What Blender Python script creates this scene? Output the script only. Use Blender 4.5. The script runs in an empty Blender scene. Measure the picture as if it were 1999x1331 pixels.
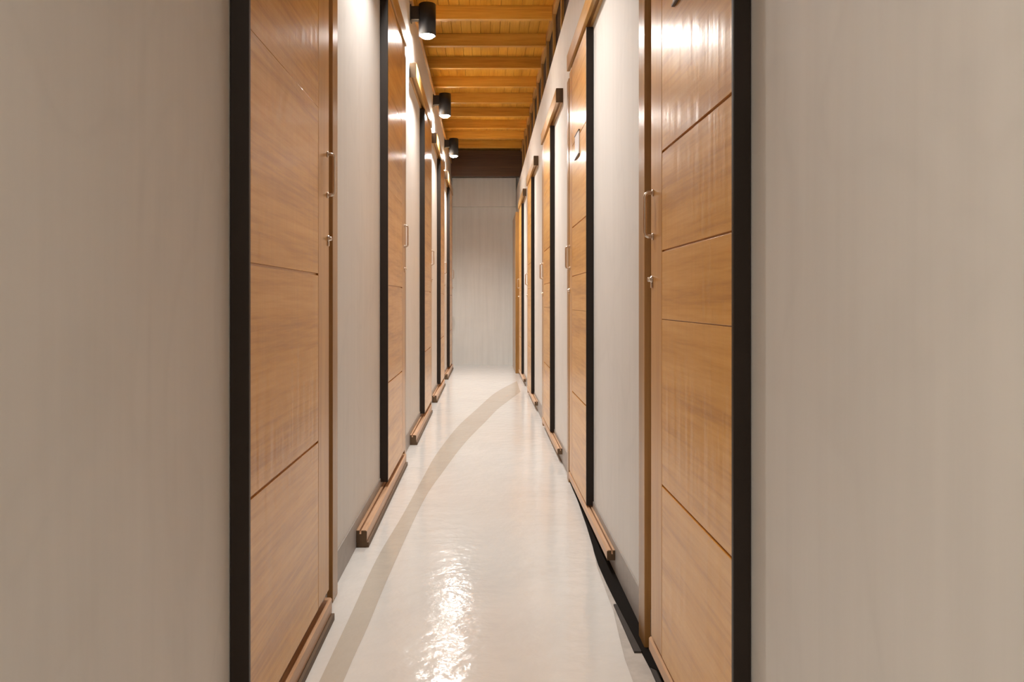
import bpy, bmesh, math, random
from mathutils import Vector, Matrix

random.seed(7)
SC = bpy.context.scene
COL = SC.collection
PI = math.pi

# ------------------------------------------------------------------ dimensions (metres; camera looks along +Y)
CAM_H = 0.963
WL, WR = -0.509, 0.461            # faces of the two side walls
FL, FR = -0.4707, 0.430           # faces of the sliding doors
Y0, Y1 = -3.0, 12.3               # ends of the corridor
TOP_L, TOP_R = 2.975, 2.62        # tops of the two partition walls
CEIL = 3.22

# ------------------------------------------------------------------ materials
def new_mat(name):
    m = bpy.data.materials.new(name); m.use_nodes = True
    nt = m.node_tree
    return m, nt, nt.nodes['Principled BSDF']

def L(nt, a, b): nt.links.new(a, b)

def ramp(nt, fac, stops):
    r = nt.nodes.new('ShaderNodeValToRGB')
    while len(r.color_ramp.elements) < len(stops): r.color_ramp.elements.new(0.5)
    for e, (p, c) in zip(r.color_ramp.elements, stops):
        e.position = p; e.color = (*c, 1)
    L(nt, fac, r.inputs[0])
    return r.outputs[0]

def coords(nt, scale, rnd=True, world=False):
    tc = nt.nodes.new('ShaderNodeTexCoord')
    mp = nt.nodes.new('ShaderNodeMapping'); mp.inputs['Scale'].default_value = scale
    L(nt, tc.outputs['Object'], mp.inputs['Vector'])
    if rnd:
        oi = nt.nodes.new('ShaderNodeObjectInfo')
        mu = nt.nodes.new('ShaderNodeMath'); mu.operation = 'MULTIPLY'; mu.inputs[1].default_value = 37.0
        L(nt, oi.outputs['Random'], mu.inputs[0])
        cb = nt.nodes.new('ShaderNodeCombineXYZ')
        for i in range(3): L(nt, mu.outputs[0], cb.inputs[i])
        L(nt, cb.outputs[0], mp.inputs['Location'])
    return mp.outputs[0]

def noise(nt, vec, scale, detail=4, rough=0.55):
    n = nt.nodes.new('ShaderNodeTexNoise')
    n.inputs['Scale'].default_value = scale; n.inputs['Detail'].default_value = detail
    n.inputs['Roughness'].default_value = rough
    L(nt, vec, n.inputs['Vector'])
    return n.outputs['Fac']

def mixf(nt, a, b, f):
    m = nt.nodes.new('ShaderNodeMix'); m.inputs[0].default_value = f
    L(nt, a, m.inputs[2]); L(nt, b, m.inputs[3])
    return m.outputs[0]

def wood(name, light, mid, dark, axis='Y', rough=0.3, coat=0.0, fine=1.0, bump=0.15):
    m, nt, b = new_mat(name)
    s = {'X': (0.6, 14, 14), 'Y': (14, 0.6, 14), 'Z': (14, 14, 0.6)}[axis]
    v = coords(nt, s)
    a = noise(nt, v, 1.0, 3, 0.5)
    c = noise(nt, v, 6.0 * fine, 5, 0.6)
    f = mixf(nt, a, c, 0.45)
    L(nt, ramp(nt, f, [(0.36, dark), (0.5, mid), (0.64, light)]), b.inputs['Base Color'])
    b.inputs['Roughness'].default_value = rough
    if coat:
        b.inputs['Coat Weight'].default_value = coat; b.inputs['Coat Roughness'].default_value = 0.20
        b.inputs['Specular IOR Level'].default_value = 0.12
        if coat > 0.5:      # lacquer with faint upright ripples
            w_ = noise(nt, coords(nt, (3, 14, 1.2)), 1.6, 2, 0.4)
            cb = nt.nodes.new('ShaderNodeBump'); cb.inputs['Strength'].default_value = 0.16; cb.inputs['Distance'].default_value = 0.01
            L(nt, w_, cb.inputs['Height']); L(nt, cb.outputs[0], b.inputs['Coat Normal'])
    if bump:
        bp = nt.nodes.new('ShaderNodeBump'); bp.inputs['Strength'].default_value = bump; bp.inputs['Distance'].default_value = 0.002
        L(nt, c, bp.inputs['Height']); L(nt, bp.outputs[0], b.inputs['Normal'])
    return m

def plain(name, col, rough=0.5, metal=0.0, var=0.06, scale=20.0, spec=0.5):
    m, nt, b = new_mat(name)
    f = noise(nt, coords(nt, (1, 1, 1)), scale, 3)
    lo = tuple(c * (1 - var) for c in col); hi = tuple(min(1, c * (1 + var)) for c in col)
    L(nt, ramp(nt, f, [(0.35, lo), (0.65, hi)]), b.inputs['Base Color'])
    b.inputs['Roughness'].default_value = rough; b.inputs['Metallic'].default_value = metal
    b.inputs['Specular IOR Level'].default_value = spec
    return m

def plaster(name, col, var=0.05, streak=0.0, stain=0.0):
    m, nt, b = new_mat(name)
    v1 = coords(nt, (1, 1, 1), rnd=False)
    v2 = coords(nt, (9, 9, 0.45), rnd=False)
    a = noise(nt, v1, 1.6, 5, 0.6)
    s = noise(nt, v2, 2.2, 4, 0.6)
    f = mixf(nt, a, s, 0.5)
    lo = tuple(c * (1 - var) for c in col); hi = tuple(min(1, c * (1 + var)) for c in col)
    out = ramp(nt, f, [(0.35, lo), (0.65, hi)])
    if stain:
        # soft smears left by hands and water
        v3 = coords(nt, (1.0, 1.7, 1.1), rnd=False)
        n = nt.nodes.new('ShaderNodeTexNoise'); n.inputs['Scale'].default_value = 1.3
        n.inputs['Detail'].default_value = 2; n.inputs['Distortion'].default_value = 1.2
        L(nt, v3, n.inputs['Vector'])
        k = ramp(nt, n.outputs['Fac'], [(0.47, (1, 1, 1)), (0.505, (1 - stain,) * 3), (0.56, (1, 1, 1))])
        mx = nt.nodes.new('ShaderNodeMix'); mx.data_type = 'RGBA'; mx.blend_type = 'MULTIPLY'
        mx.inputs[0].default_value = 1.0
        L(nt, out, mx.inputs[6]); L(nt, k, mx.inputs[7]); out = mx.outputs[2]
    L(nt, out, b.inputs['Base Color'])
    b.inputs['Roughness'].default_value = 0.55
    bp = nt.nodes.new('ShaderNodeBump'); bp.inputs['Strength'].default_value = 0.06; bp.inputs['Distance'].default_value = 0.004
    L(nt, s, bp.inputs['Height']); L(nt, bp.outputs[0], b.inputs['Normal'])
    return m

def epoxy(name, col, rough=0.2):
    m, nt, b = new_mat(name)
    v = coords(nt, (1, 1, 1), rnd=False)
    a = noise(nt, v, 3.0, 5, 0.6)
    lo = tuple(c * 0.965 for c in col); hi = tuple(min(1, c * 1.025) for c in col)
    L(nt, ramp(nt, a, [(0.35, lo), (0.65, hi)]), b.inputs['Base Color'])
    b.inputs['Roughness'].default_value = rough
    h = noise(nt, v, 15.0, 3, 0.5)
    bp = nt.nodes.new('ShaderNodeBump'); bp.inputs['Strength'].default_value = 0.40; bp.inputs['Distance'].default_value = 0.006
    L(nt, h, bp.inputs['Height']); L(nt, bp.outputs[0], b.inputs['Normal'])
    return m

def emitter(name, col, strength):
    m = bpy.data.materials.new(name); m.use_nodes = True
    nt = m.node_tree; nt.nodes.clear()
    e = nt.nodes.new('ShaderNodeEmission'); o = nt.nodes.new('ShaderNodeOutputMaterial')
    e.inputs[0].default_value = (*col, 1); e.inputs[1].default_value = strength
    L(nt, e.outputs[0], o.inputs[0])
    return m

M = {}
M['wall'] = plaster('grey_plaster', (0.68, 0.665, 0.645), 0.04, stain=0.03)
M['end_wall'] = plaster('streaked_plaster', (0.76, 0.76, 0.735), 0.07)
M['plinth'] = plain('grey_plinth_paint', (0.36, 0.33, 0.31), 0.5)
M['dark_void'] = plain('unlit_void_backing', (0.035, 0.018, 0.010), 0.7)  # dark colour stands in for the unlit void above the side walls
M['epoxy'] = epoxy('white_epoxy', (0.715, 0.718, 0.710), 0.13)
M['stripe'] = epoxy('taupe_epoxy', (0.53, 0.495, 0.44), 0.18)
M['concrete'] = plain('grey_concrete', (0.50, 0.47, 0.44), 0.6, var=0.1)
M['black_rubber'] = plain('black_rubber', (0.010, 0.008, 0.007), 0.8, spec=0.08)
M['grey_rubber'] = plain('grey_rubber', (0.07, 0.063, 0.06), 0.8, spec=0.15)
D = ((0.74, 0.385, 0.080), (0.66, 0.315, 0.040), (0.49, 0.205, 0.016))
M['door_y'] = wood('door_veneer', *D, axis='Y', rough=0.40, coat=0.75)
M['door_z'] = wood('stile_veneer', (0.64, 0.34, 0.105), (0.55, 0.28, 0.078), (0.46, 0.215, 0.055), axis='Z', rough=0.3, coat=0.45)
M['frame_z'] = wood('jamb_wood', (0.40, 0.215, 0.075), (0.32, 0.165, 0.052), (0.24, 0.115, 0.034), axis='Z', rough=0.28, coat=0.4)
M['rail_y'] = wood('rail_wood', (0.66, 0.44, 0.29), (0.57, 0.36, 0.225), (0.42, 0.24, 0.135), axis='Y', rough=0.35, coat=0.2)
M['gold_y'] = wood('capping_wood', (0.60, 0.36, 0.13), (0.52, 0.29, 0.09), (0.40, 0.21, 0.06), axis='Y', rough=0.3, coat=0.4)
M['rail_dark'] = plain('dark_walnut_gap_shade', (0.13, 0.082, 0.045), 0.55, spec=0.3)
M['ceil_y'] = wood('ceiling_boards', (0.80, 0.45, 0.070), (0.70, 0.37, 0.048), (0.58, 0.28, 0.030), axis='Y', rough=0.4, coat=0.2)
M['joist_x'] = wood('joist_wood', (0.76, 0.43, 0.085), (0.66, 0.35, 0.060), (0.50, 0.24, 0.035), axis='X', rough=0.38, coat=0.2)
M['post_z'] = wood('post_wood', (0.50, 0.30, 0.10), (0.42, 0.24, 0.07), (0.32, 0.17, 0.05), axis='Z', rough=0.4)
M['end_beam'] = wood('dark_beam', (0.13, 0.060, 0.022), (0.10, 0.045, 0.016), (0.075, 0.033, 0.012), axis='X', rough=0.4)
M['edge'] = plain('dark_brown_edging', (0.018, 0.012, 0.009), 0.4, spec=0.3)
M['metal'] = plain('satin_nickel', (0.66, 0.58, 0.50), 0.3, 1.0, 0.03)
M['black_metal'] = plain('black_powder_coat', (0.012, 0.012, 0.014), 0.42)
M['plate'] = plain('pale_grey_plate', (0.62, 0.62, 0.65), 0.3, var=0.02)
M['plate_edge_shadow'] = plain('dark_rim_and_shadow', (0.05, 0.035, 0.025), 0.4)
M['bulb'] = emitter('lamp_lens', (1.0, 0.945, 0.885), 185.0)
M['bulb_dim'] = emitter('dim_lamp_lens', (1.0, 0.92, 0.84), 55.0)

# ------------------------------------------------------------------ mesh helpers
class MB:
    """collects shapes into one mesh"""
    def __init__(self): self.bm = bmesh.new()
    def box(self, x0, x1, y0, y1, z0, z1, bevel=0.0, mat=0):
        x0, x1 = sorted((x0, x1)); y0, y1 = sorted((y0, y1)); z0, z1 = sorted((z0, z1))
        r = bmesh.ops.create_cube(self.bm, size=1.0)
        vs = r['verts']
        for v in vs:
            v.co = Vector(((x0 + x1) / 2 + v.co.x * (x1 - x0), (y0 + y1) / 2 + v.co.y * (y1 - y0), (z0 + z1) / 2 + v.co.z * (z1 - z0)))
        fs = {f for v in vs for f in v.link_faces}
        for f in fs: f.material_index = mat
        if bevel:
            es = list({e for v in vs for e in v.link_edges})
            rb = bmesh.ops.bevel(self.bm, geom=es, offset=bevel, segments=2, affect='EDGES', profile=0.5)
            for f in rb['faces']: f.material_index = mat
        return self
    def prism(self, prof, y0, y1, mat=0):
        """profile of (x, z) points extruded along Y"""
        a = [self.bm.verts.new((x, y0, z)) for x, z in prof]
        b = [self.bm.verts.new((x, y1, z)) for x, z in prof]
        n = len(prof)
        fs = [self.bm.faces.new(a), self.bm.faces.new(b)]
        for i in range(n): fs.append(self.bm.faces.new((a[i], a[(i + 1) % n], b[(i + 1) % n], b[i])))
        for f in fs: f.material_index = mat
        return self
    def lathe(self, c, prof, axis='Z', seg=28, mat=0):
        """profile of (radius, height) revolved about an axis through c"""
        rings = []
        for r, h in prof:
            ring = []
            for i in range(seg if r > 1e-6 else 1):
                t = 2 * PI * i / seg
                p = (r * math.cos(t), r * math.sin(t), h)
                if axis == 'X': p = (h, p[0], p[1])
                ring.append(self.bm.verts.new(Vector(c) + Vector(p)))
            rings.append(ring)
        for a, b in zip(rings, rings[1:]):
            for i in range(seg):
                if len(a) == 1 and len(b) == 1: continue
                j = (i + 1) % seg
                if len(a) == 1: f = (a[0], b[i], b[j])
                elif len(b) == 1: f = (a[i], b[0], a[j])
                else: f = (a[i], b[i], b[j], a[j])
                fc = self.bm.faces.new(f); fc.material_index = mat; fc.smooth = True
        return self
    def tube(self, pts, r, seg=10):
        pts = [Vector(p) for p in pts]
        rings = []
        for i, p in enumerate(pts):
            t = (pts[min(i + 1, len(pts) - 1)] - pts[max(i - 1, 0)]).normalized()
            up = Vector((0, 1, 0)); u = t.cross(up)
            if u.length < 1e-3: u = t.cross(Vector((1, 0, 0)))
            u.normalize(); w = t.cross(u)
            rings.append([self.bm.verts.new(p + r * (math.cos(2 * PI * k / seg) * u + math.sin(2 * PI * k / seg) * w)) for k in range(seg)])
        for a, b in zip(rings, rings[1:]):
            for k in range(seg):
                f = self.bm.faces.new((a[k], a[(k + 1) % seg], b[(k + 1) % seg], b[k])); f.smooth = True
        self.bm.faces.new(rings[0]); self.bm.faces.new(rings[-1])
        return self
    def poly(self, pts, z, mat=0):
        f = self.bm.faces.new([self.bm.verts.new((x, y, z)) for x, y in pts]); f.material_index = mat
        return self
    def build(self, name, mats, parent=None, loc=None):
        bmesh.ops.recalc_face_normals(self.bm, faces=self.bm.faces[:])
        me = bpy.data.meshes.new(name); self.bm.to_mesh(me); self.bm.free()
        for m in (mats if isinstance(mats, (list, tuple)) else [mats]): me.materials.append(m)
        o = bpy.data.objects.new(name, me); COL.objects.link(o)
        if loc: o.location = loc
        if parent: o.parent = parent
        return o

def empty(name, loc):
    o = bpy.data.objects.new(name, None); COL.objects.link(o); o.location = loc; o.empty_display_size = 0.1
    return o

def tag(o, label=None, cat=None, group=None, kind=None):
    if label: o['label'] = label
    if cat: o['category'] = cat
    if group: o['group'] = group
    if kind: o['kind'] = kind
    return o

def copy_tree(o, parent=None, name=None):
    c = o.copy(); COL.objects.link(c)
    if name: c.name = name
    if parent: c.parent = parent
    for ch in list(o.children): copy_tree(ch, c)
    return c

ORD = ['nearest', 'second', 'third', 'fourth', 'fifth']

# ------------------------------------------------------------------ the shell
# floor: white epoxy with a ragged right-hand edge, a curved taupe band, bare concrete beside the wall
fl = MB()
fl.box(-0.60, 0.60, Y0, Y1, -0.08, -0.004, mat=2)
edge = [(0.372, Y0), (0.372, 2.0), (0.374, 2.2), (0.384, 2.36), (0.396, 2.53), (0.403, 2.95), (0.419, 3.2), (0.435, 3.53),
        (0.444, 4.0), (0.448, 4.6), (0.452, 5.3), (0.455, 7.0), (0.461, 8.2), (0.461, Y1)]
vt = [(fl.bm.verts.new((-0.515, y, 0)), fl.bm.verts.new((x, y, 0))) for x, y in edge]
vb = [fl.bm.verts.new((x, y, -0.004)) for x, y in edge]
for i in range(len(edge) - 1):
    fl.bm.faces.new((vt[i][0], vt[i][1], vt[i + 1][1], vt[i + 1][0]))
    fl.bm.faces.new((vt[i][1], vb[i], vb[i + 1], vt[i + 1][1]))
# band edges, read as left / right borders (x, y)
def gp(px, py):
    d = CAM_H * 1600.0 / (py - 587.0)
    return ((px - 948.0) * d / 1600.0, d)
lft = [gp(*p) for p in ((623, 1331), (680, 1210), (736, 1090), (785, 1007), (819, 945), (847, 894), (872, 859), (897, 829), (931, 798), (961, 771), (983, 757), (1009, 744))]
rgt = [gp(*p) for p in ((670, 1331), (717, 1225), (759, 1124), (811, 1009), (838, 958), (864, 922), (894, 881), (919, 852), (947, 824), (971, 799), (993, 782), (1016, 765))]
lft = [(lft[0][0] - 0.02, 0.9)] + lft; rgt = [(rgt[0][0] - 0.02, 0.9)] + rgt
def smooth(pts, n=5):
    out = []
    for i in range(len(pts) - 1):
        p0, p1, p2, p3 = pts[max(i - 1, 0)], pts[i], pts[i + 1], pts[min(i + 2, len(pts) - 1)]
        for k in range(n):
            t = k / n
            out.append(tuple(0.5 * (2 * p1[j] + (p2[j] - p0[j]) * t + (2 * p0[j] - 5 * p1[j] + 4 * p2[j] - p3[j]) * t * t + (3 * p1[j] - p0[j] - 3 * p2[j] + p3[j]) * t ** 3) for j in (0, 1)))
    return out + [pts[-1]]
a = [fl.bm.verts.new((x, y, 0.0006)) for x, y in smooth(lft)]
b = [fl.bm.verts.new((x, y, 0.0006)) for x, y in smooth(rgt)]
for i in range(len(a) - 1):
    f = fl.bm.faces.new((a[i], b[i], b[i + 1], a[i + 1])); f.material_index = 1
tag(fl.build('floor', [M['epoxy'], M['stripe'], M['concrete']]), 'glossy white corridor floor with a curved taupe band', 'floor', kind='structure')

# black gap strip along the right wall
gs = MB()
def slab(mb, pts, z0, z1, mat=0):
    lo = [mb.bm.verts.new((x, y, z0)) for x, y in pts]; hi = [mb.bm.verts.new((x, y, z1)) for x, y in pts]
    fs = [mb.bm.faces.new(lo), mb.bm.faces.new(hi)]
    for q in range(len(pts)):
        e = (q + 1) % len(pts); fs.append(mb.bm.faces.new((lo[q], lo[e], hi[e], hi[q])))
    for f in fs: f.material_index = mat
slab(gs, [(0.461, 4.5), (0.4475, 4.5), (0.4435, 3.95), (0.431, 3.50), (0.419, 3.20), (0.412, 3.00), (0.413, 2.80), (0.418, 2.58), (0.424, 2.38), (0.432, 2.15), (0.447, 2.13), (0.447, 1.4), (0.461, 1.4)], -0.004, 0.003)
slab(gs, [(0.432, 2.149), (0.446, 2.129), (0.446, 1.4), (0.428, 1.4)], -0.004, 0.002, 1)
slab(gs, [(0.406, 2.60), (0.4165, 2.60), (0.4275, 2.25), (0.408, 2.25)], -0.004, 0.0015, 1)
tag(gs.build('trim_1', [M['black_rubber'], M['grey_rubber']]), 'black strip in the floor gap along the right wall', 'floor strip', kind='structure')

w = MB(); w.box(-0.60, WL, Y0, Y1, -0.08, TOP_L)
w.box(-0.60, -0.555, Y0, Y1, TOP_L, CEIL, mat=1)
tag(w.build('wall_left', [M['wall'], M['dark_void']]), 'grey plastered wall on the left of the corridor', 'wall', kind='structure')
w = MB(); w.box(WR, 0.60, Y0, Y1, -0.08, TOP_R)
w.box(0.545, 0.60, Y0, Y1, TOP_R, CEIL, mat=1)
tag(w.build('wall_right', [M['wall'], M['dark_void']]), 'grey plastered wall on the right of the corridor', 'wall', kind='structure')
w = MB(); w.box(-0.60, 0.60, Y1, Y1 + 0.1, -0.08, CEIL)
w.box(-0.50, 0.455, Y1 - 0.07, Y1, 2.37, 2.80, 0.004)
tag(w.build('wall_back', M['end_wall']), 'streaked grey wall closing the far end of the corridor', 'wall', kind='structure')
w = MB(); w.box(-0.60, 0.60, Y0 - 0.1, Y0, -0.08, CEIL)  # unseen wall added to close off the corridor and bounce light
tag(w.build('wall_front_bounce', M['wall']), 'added unseen grey wall behind the viewer, closing the corridor to bounce light', 'wall', kind='structure')

c = MB(); c.box(-0.62, 0.62, Y0, Y1, CEIL + 0.012, CEIL + 0.06)
x = -0.60
while x < 0.60:
    c.box(x, x + 0.0775, Y0, Y1, CEIL, CEIL + 0.014, 0.002); x += 0.080
tag(c.build('ceiling', M['ceil_y']), 'golden boarded ceiling over the corridor', 'ceiling', kind='structure')

tag(MB().box(-0.545, 0.545, 12.02, 12.12, 2.79, 3.17, 0.004).build('trim_2', M['end_beam']), 'dark brown beam across the far end below the ceiling', 'beam', kind='structure')
tag(MB().box(-0.553, -0.492, Y0, Y1, TOP_L, TOP_L + 0.028, 0.003).build('trim_3', M['gold_y']), 'narrow wooden capping along the top of the left wall', 'trim', kind='structure')
tag(MB().box(0.512, 0.543, Y0, Y1, 3.152, CEIL - 0.001, 0.003).build('trim_4', M['gold_y']), 'wooden plate under the ceiling along the right wall', 'trim', kind='structure')
tag(MB().box(WL, WL + 0.004, Y0, Y1, 0, 0.108, 0.0005).build('baseboard_left', M['plinth']), 'low grey skirting at the foot of the left wall', 'baseboard', kind='structure')
tag(MB().box(WR - 0.004, WR, Y0, 10.85, 0.0, 0.108, 0.0005).build('baseboard_right', M['plinth']), 'low grey skirting at the foot of the right wall', 'baseboard', kind='structure')

# ------------------------------------------------------------------ sliding doors
def make_door(s, face, wall, wd, z0, z1, hz0, hz1, lz, stile, joints):
    """built around the near bottom corner of the face; s = -1 left wall, +1 right wall"""
    t = abs(wall - face) - 0.002
    h = z1 - z0
    root = empty('door_1', (face, 0, z0))
    e = 0.013
    p = MB()
    p.box(s * 0.006, s * t, e, wd - stile, 0.0, h)
    cuts = [(-0.001, 0.0)] + [(z - z0, g) for z, g in joints] + [(h + 0.001, 0.0)]
    for (a, ga), (b, gb) in zip(cuts, cuts[1:]):
        p.box(0, s * 0.0065, e, wd - stile - 0.002, max(0, a + ga / 2), min(h, b - gb / 2), 0.0004 if min(ga, gb) < 0.002 and max(ga, gb) < 0.002 else 0.0007)
    p.build('panel', M['door_y'], root)
    st = MB(); st.box(0, s * t, wd - stile + 0.001, wd, 0, h, 0.002)
    st.build('stile', M['door_z'], root)
    MB().box(-s * 0.001, s * t, 0, e - 0.0005, -0.004, h, 0.0015).build('edge_trim', M['edge'], root)
    # U-shaped pull handle
    y = wd - 0.026; a0, a1 = hz0 - z0, hz1 - z0; out = -s * 0.021
    pts = [(0, y, a0), (out * 0.6, y, a0), (out * 0.88, y, a0 + 0.003), (out, y, a0 + 0.010), (out, y, a1 - 0.010), (out * 0.88, y, a1 - 0.003), (out * 0.6, y, a1), (0, y, a1)]
    hd = MB(); hd.tube(pts, 0.0048)
    for zz in (a0, a1): hd.lathe((0, y, zz), [(0, 0), (0.009, 0), (0.009, -s * 0.003), (0.006, -s * 0.004), (0, -s * 0.004)], 'X', 16)
    hd.build('pull_handle', M['metal'], root)
    lk = MB(); lk.lathe((0, wd - 0.016, lz - z0), [(0, 0), (0.010, 0), (0.010, -s * 0.003), (0.006, -s * 0.005), (0.006, -s * 0.010), (0.005, -s * 0.012), (0, -s * 0.012)], 'X', 20)
    lk.box(-s * 0.001, -s * 0.004, wd - 0.021, wd - 0.011, lz - z0 - 0.022, lz - z0 - 0.008, 0.001)
    lk.build('lock', M['metal'], root)
    return root

def plate(door, s, yc, zc):
    """pale number plate with a dark rim and painted under-shadow, fixed to a door"""
    o = MB().box(0, -s * 0.005, yc - 0.080, yc + 0.080, zc - 0.052, zc + 0.052, 0.001).build('number_plate', M['plate'], door)
    r = MB()
    r.box(0, -s * 0.007, yc - 0.084, yc + 0.084, zc - 0.058, zc - 0.0525, 0.001)  # lower bar paints the shadow line beneath the plate
    r.box(0, -s * 0.007, yc - 0.084, yc + 0.084, zc + 0.0525, zc + 0.058, 0.001)
    r.build('plate_rim_shadow', M['plate_edge_shadow'], o)
    o['label'] = 'pale grey number plate'
    return o

LEFT = [1.627, 3.943, 6.33, 8.57, 10.75]
RIGHT = [1.4186, 3.492, 5.46, 7.73, 9.83]
LWD, RWD = 0.835, 0.712
LZ0, LZ1, RZ0, RZ1 = 0.095, 2.445, 0.094, 2.130
dl = make_door(-1, FL, WL, LWD, LZ0, LZ1, 1.277, 1.398, 1.148, 0.155, [(0.567, 0.006), (1.037, 0.006), (1.507, 0.0008), (1.977, 0.003)])
dr = make_door(1, FR, WR, RWD, RZ0, RZ1, 1.128, 1.240, 1.018, 0.130, [(0.513, 0.006), (0.918, 0.0018), (1.084, 0.004), (1.325, 0.006), (1.73, 0.004)])
where = ['nearest the viewer', 'second from the viewer', 'third from the viewer', 'fourth from the viewer', 'beside the far end wall']
doors = {}
for side, proto, ys, face, z0 in (('left', dl, LEFT, FL, LZ0), ('right', dr, RIGHT, FR, RZ0)):
    roots = [proto] + [copy_tree(proto) for _ in ys[1:]]
    for i, (r, y) in enumerate(zip(roots, ys)):
        n = i + 1 + (0 if side == 'left' else 5)
        r.name = 'door_%d' % n
        r.location = (face, y, z0)
        extra = ', pale number plate on it' if side == 'right' and i < 2 else ''
        tag(r, 'wooden sliding door on the %s wall, %s%s' % (side, where[i], extra), 'door', 'sliding doors on the %s wall' % side, 'structure')
        doors[(side, i)] = r
plate(doors[('right', 0)], 1, 0.365, 1.690 - RZ0)
plate(doors[('right', 1)], 1, 0.335, 1.690 - RZ0)

# jambs: slim boards standing on the wall beyond the far edge of each door
k = 10
def jamb(s, wall, y0, h, thick, wdt, label):
    o = MB()
    o.box(wall, wall - s * thick, y0, y0 + wdt, 0.0, h, 0.002)
    return o
n_trim = 5
for side, s, wall, ys, wd, h, th in (('left', -1, WL, LEFT, LWD, 2.449, 0.022), ('right', 1, WR, RIGHT, RWD, 2.143, 0.021)):
    for i, y in enumerate(ys):
        m = MB(); y0 = y + wd + (0.150 if side == 'left' else 0.140)
        m.box(wall, wall - s * th, y0, y0 + 0.085, 0.001, h, 0.002)
        o = m.build('trim_%d' % n_trim, M['frame_z']); n_trim += 1
        tag(o, 'upright wooden jamb past the %s door on the %s wall' % (['nearest', 'second', 'third', 'fourth', 'farthest'][i], side), 'door jamb', 'door jambs on the %s wall' % side, 'structure')

tag(MB().box(0.396, WR - 0.0005, 10.86, 12.0, 0.001, 2.14, 0.004).build('trim_%d' % n_trim, M['frame_z']), 'wooden boxing in the far right corner beside the end wall', 'trim', kind='structure')

# ------------------------------------------------------------------ tracks the doors run on
def make_lower_track(s, wall, front, z0, z1, ln, gap_shade):
    root = empty('lower_door_track', (0, 0, 0))
    t = abs(wall - front) - 0.0045            # stands against the skirting
    x = lambda u: front + s * u
    g0, g1 = t * 0.52, t * 0.72
    prof = [(x(0.002), z0), (x(0), z0 + 0.003), (x(0), z1 - 0.004), (x(0.004), z1), (x(g0), z1), (x(g0), z1 - 0.014), (x(g1), z1 - 0.014), (x(g1), z1), (x(t), z1), (x(t), z0)]
    MB().prism(prof, 0, ln).build('rail', M['rail_y'], root)
    MB().prism([(x(-0.0005), z0 + 0.001), (x(-0.0005), z1 - 0.003), (x(g0), z1 - 0.001), (x(g0), z1 - 0.014), (x(g1), z1 - 0.014), (x(g1), z1 - 0.001), (x(t), z1 - 0.001), (x(t), z0 + 0.001)], -0.003, 0).build('end_cap', M['rail_dark'], root)
    if gap_shade:
        MB().box(x(-0.008), x(t), 0, ln, 0.0, z0, 0.0005).build('shadow_gap_strip', M['rail_dark'], root)  # dark strip stands in for the shadow gap under the rail
    return root

def make_upper_track(s, wall, front, z0, z1, ln):
    root = empty('upper_door_track', (0, 0, 0))
    t = abs(wall - front)
    x = lambda u: front + s * u
    prof = [(x(0), z0), (x(0), z1 - 0.006), (x(0.006), z1), (x(t), z1), (x(t), z0), (x(t * 0.7), z0), (x(t * 0.7), z0 + 0.02), (x(t * 0.35), z0 + 0.02), (x(t * 0.35), z0)]
    MB().prism(prof, 0, ln).build('rail', M['gold_y'], root)
    MB().box(x(0.001), x(t), -0.004, 0, z0 + 0.001, z1 - 0.001, 0.001).build('end_cap', M['rail_dark'], root)
    return root

TL = [0.875, 3.20, 5.47, 7.75, 10.02]            # near ends of the left tracks
TR = [0.82, 2.893, 4.885, 7.16, 9.25]
for side, s, wall, fr, ts, ys, wd, lo, hi, gap_shade, fru in (
        ('left', -1, WL, -0.4642, TL, LEFT, LWD, (0.020, 0.067), (2.452, 2.552), True, -0.462),
        ('right', 1, WR, 0.4285, TR, RIGHT, RWD, (0.047, 0.083), (2.144, 2.230), False, 0.4186)):
    ln = 1.60 if side == 'left' else 1.33
    pl = make_lower_track(s, wall, fr, lo[0], lo[1], ln, gap_shade)
    pu = make_upper_track(s, wall, fru, hi[0], hi[1], ln)
    for proto, kind, word in ((pl, 'lower', 'bottom rail'), (pu, 'upper', 'top rail')):
        rs = [proto] + [copy_tree(proto) for _ in ts[1:]]
        for i, (r, y) in enumerate(zip(rs, ts)):
            r.location = (0, y, 0)
            nm = ['nearest', 'second', 'third', 'fourth', 'farthest'][i]
            tag(r, 'wooden %s of the %s door on the %s wall' % (word, nm, side), 'door track', '%s door tracks on the %s wall' % (kind, side))

# ------------------------------------------------------------------ ceiling joists and the posts that carry them
jy = [5.60 + 0.66 * i for i in range(10)]
jt = MB().box(-0.552, 0.510, 0, 0.045, CEIL - 0.105, CEIL - 0.0005, 0.003).build('ceiling_joist', M['joist_x'])
pt = MB().box(0.516, 0.536, 0, 0.045, TOP_R, 3.1515, 0.002).build('wooden_post', M['post_z'])
NUM = ['nearest', 'second', 'third', 'fourth', 'fifth', 'sixth', 'seventh', 'eighth', 'ninth', 'tenth']
for i, y in enumerate(jy):
    o = jt if i == 0 else jt.copy()
    p = pt if i == 0 else pt.copy()
    if i: COL.objects.link(o); COL.objects.link(p)
    o.location = (0, y, 0); p.location = (0, y - 0.002, 0)
    back = len(jy) - i
    q = 'nearest the dark end beam' if back == 1 else '%s from the dark end beam' % NUM[back - 1]
    tag(o, 'golden ceiling joist crossing the corridor, %s' % q, 'ceiling joist', 'ceiling joists')
    tag(p, 'short post in the gap above the right wall, %s' % q, 'post', 'posts above the right wall')

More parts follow.
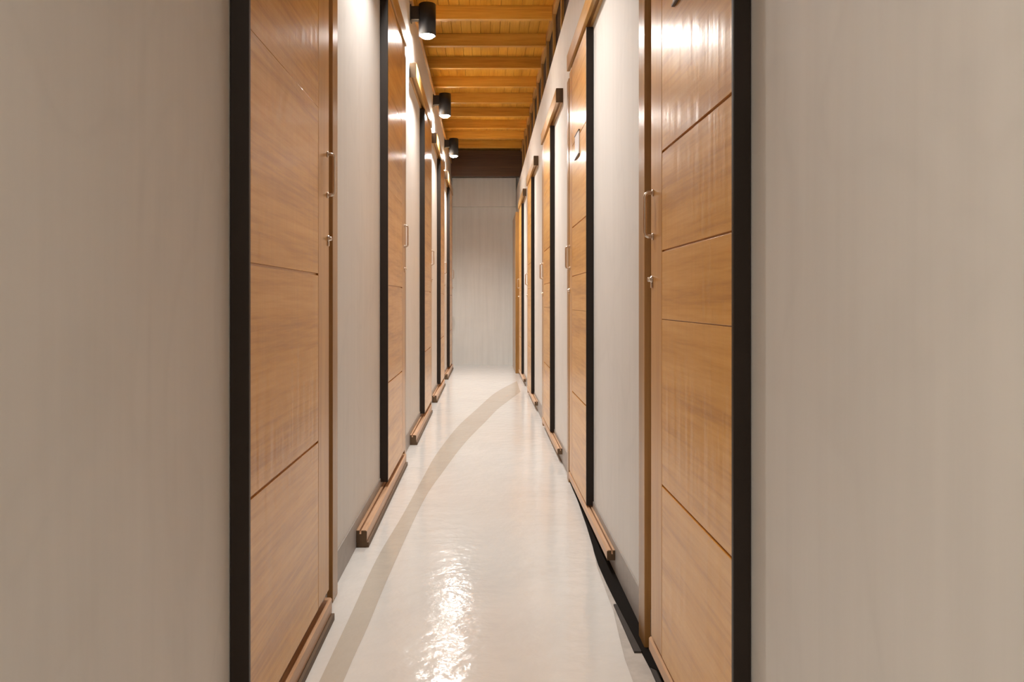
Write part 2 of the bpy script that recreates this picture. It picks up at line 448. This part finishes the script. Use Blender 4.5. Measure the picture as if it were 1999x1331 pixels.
# ------------------------------------------------------------------ spotlights on the left wall top
def make_spot():
    root = empty('spotlight', (0, 0, 0))
    R = 0.058
    MB().lathe((0, 0, 0), [(0, 0.215), (R - 0.004, 0.215), (R, 0.211), (R, 0.0), (R - 0.005, 0.0), (R - 0.005, 0.020), (0, 0.020)], seg=40).build('housing', M['black_metal'], root)
    br = MB(); br.box(-0.108, -R + 0.006, -0.028, 0.028, 0.105, 0.195, 0.003)
    br.box(-0.114, -0.106, -0.036, 0.036, 0.095, 0.205, 0.002)
    br.build('bracket', M['black_metal'], root)
    prof = [(0.046, 0.019)] + [(0.046 * math.cos(t), 0.002 - 0.020 * math.sin(t)) for t in [PI / 2 * q / 7 for q in range(8)]]
    prof[-1] = (0.0, -0.018)
    MB().lathe((0, 0, 0), prof, seg=32).build('lamp_lens', M['bulb'], root)
    ld = bpy.data.lights.new('lamp', 'SPOT'); ld.energy = SPOT_W; ld.color = (1.0, 0.945, 0.885)
    ld.spot_size = math.radians(138); ld.spot_blend = 1.0; ld.shadow_soft_size = 0.04
    lo = bpy.data.objects.new('lamp', ld); COL.objects.link(lo); lo.parent = root; lo.location = (0, 0, -0.055)
    return root
SPOT_W = 92.0
POWER = [80.0, 80.0, 125.0, 68.0, 92.0]
sp = make_spot()
SPOTS = [(5.55, 'nearest of the three hanging in view'), (7.95, 'second of the three hanging in view'), (10.15, 'farthest, just before the dark end beam'), (3.25, 'above the frame past the nearest door'), (-0.45, 'behind the viewer')]
for i, (y, q) in enumerate(SPOTS):
    r = sp if i == 0 else copy_tree(sp)
    r.location = (-0.395, y, 2.755)
    for ch in r.children:
        if ch.type == 'LIGHT': ch.data = ch.data.copy(); ch.data.energy = POWER[i]
        if ch.type == 'LIGHT' and i == 4: ch.data.color = (1.0, 0.87, 0.72)
        elif i > 2 and ch.name.startswith('lamp_lens'):
            ch.data = ch.data.copy(); ch.data.materials[0] = M['bulb_dim']
    tag(r, 'black cylinder spotlight on the left wall top, %s' % q, 'spotlight', 'spotlights along the left wall')

# ------------------------------------------------------------------ world, camera, colour
w = bpy.data.worlds.new('world'); SC.world = w; w.use_nodes = True
w.node_tree.nodes['Background'].inputs[0].default_value = (0.02, 0.017, 0.014, 1)
w.node_tree.nodes['Background'].inputs[1].default_value = 1.0

cam = bpy.data.cameras.new('camera'); co = bpy.data.objects.new('camera', cam); COL.objects.link(co)
cam.sensor_fit = 'HORIZONTAL'; cam.sensor_width = 36.0
cam.lens = 1600.0 / 1999.0 * 36.0
cam.shift_x = (999.5 - 948.0) / 1999.0
cam.shift_y = -(665.5 - 587.0) / 1999.0
cam.clip_start = 0.02; cam.clip_end = 60
co.location = (0, 0, CAM_H); co.rotation_euler = (PI / 2, 0, 0)
SC.camera = co

vs = SC.view_settings
vs.view_transform = 'Standard'; vs.look = 'None'; vs.gamma = 1.0; vs.use_curve_mapping = False
vs.exposure = 0.94
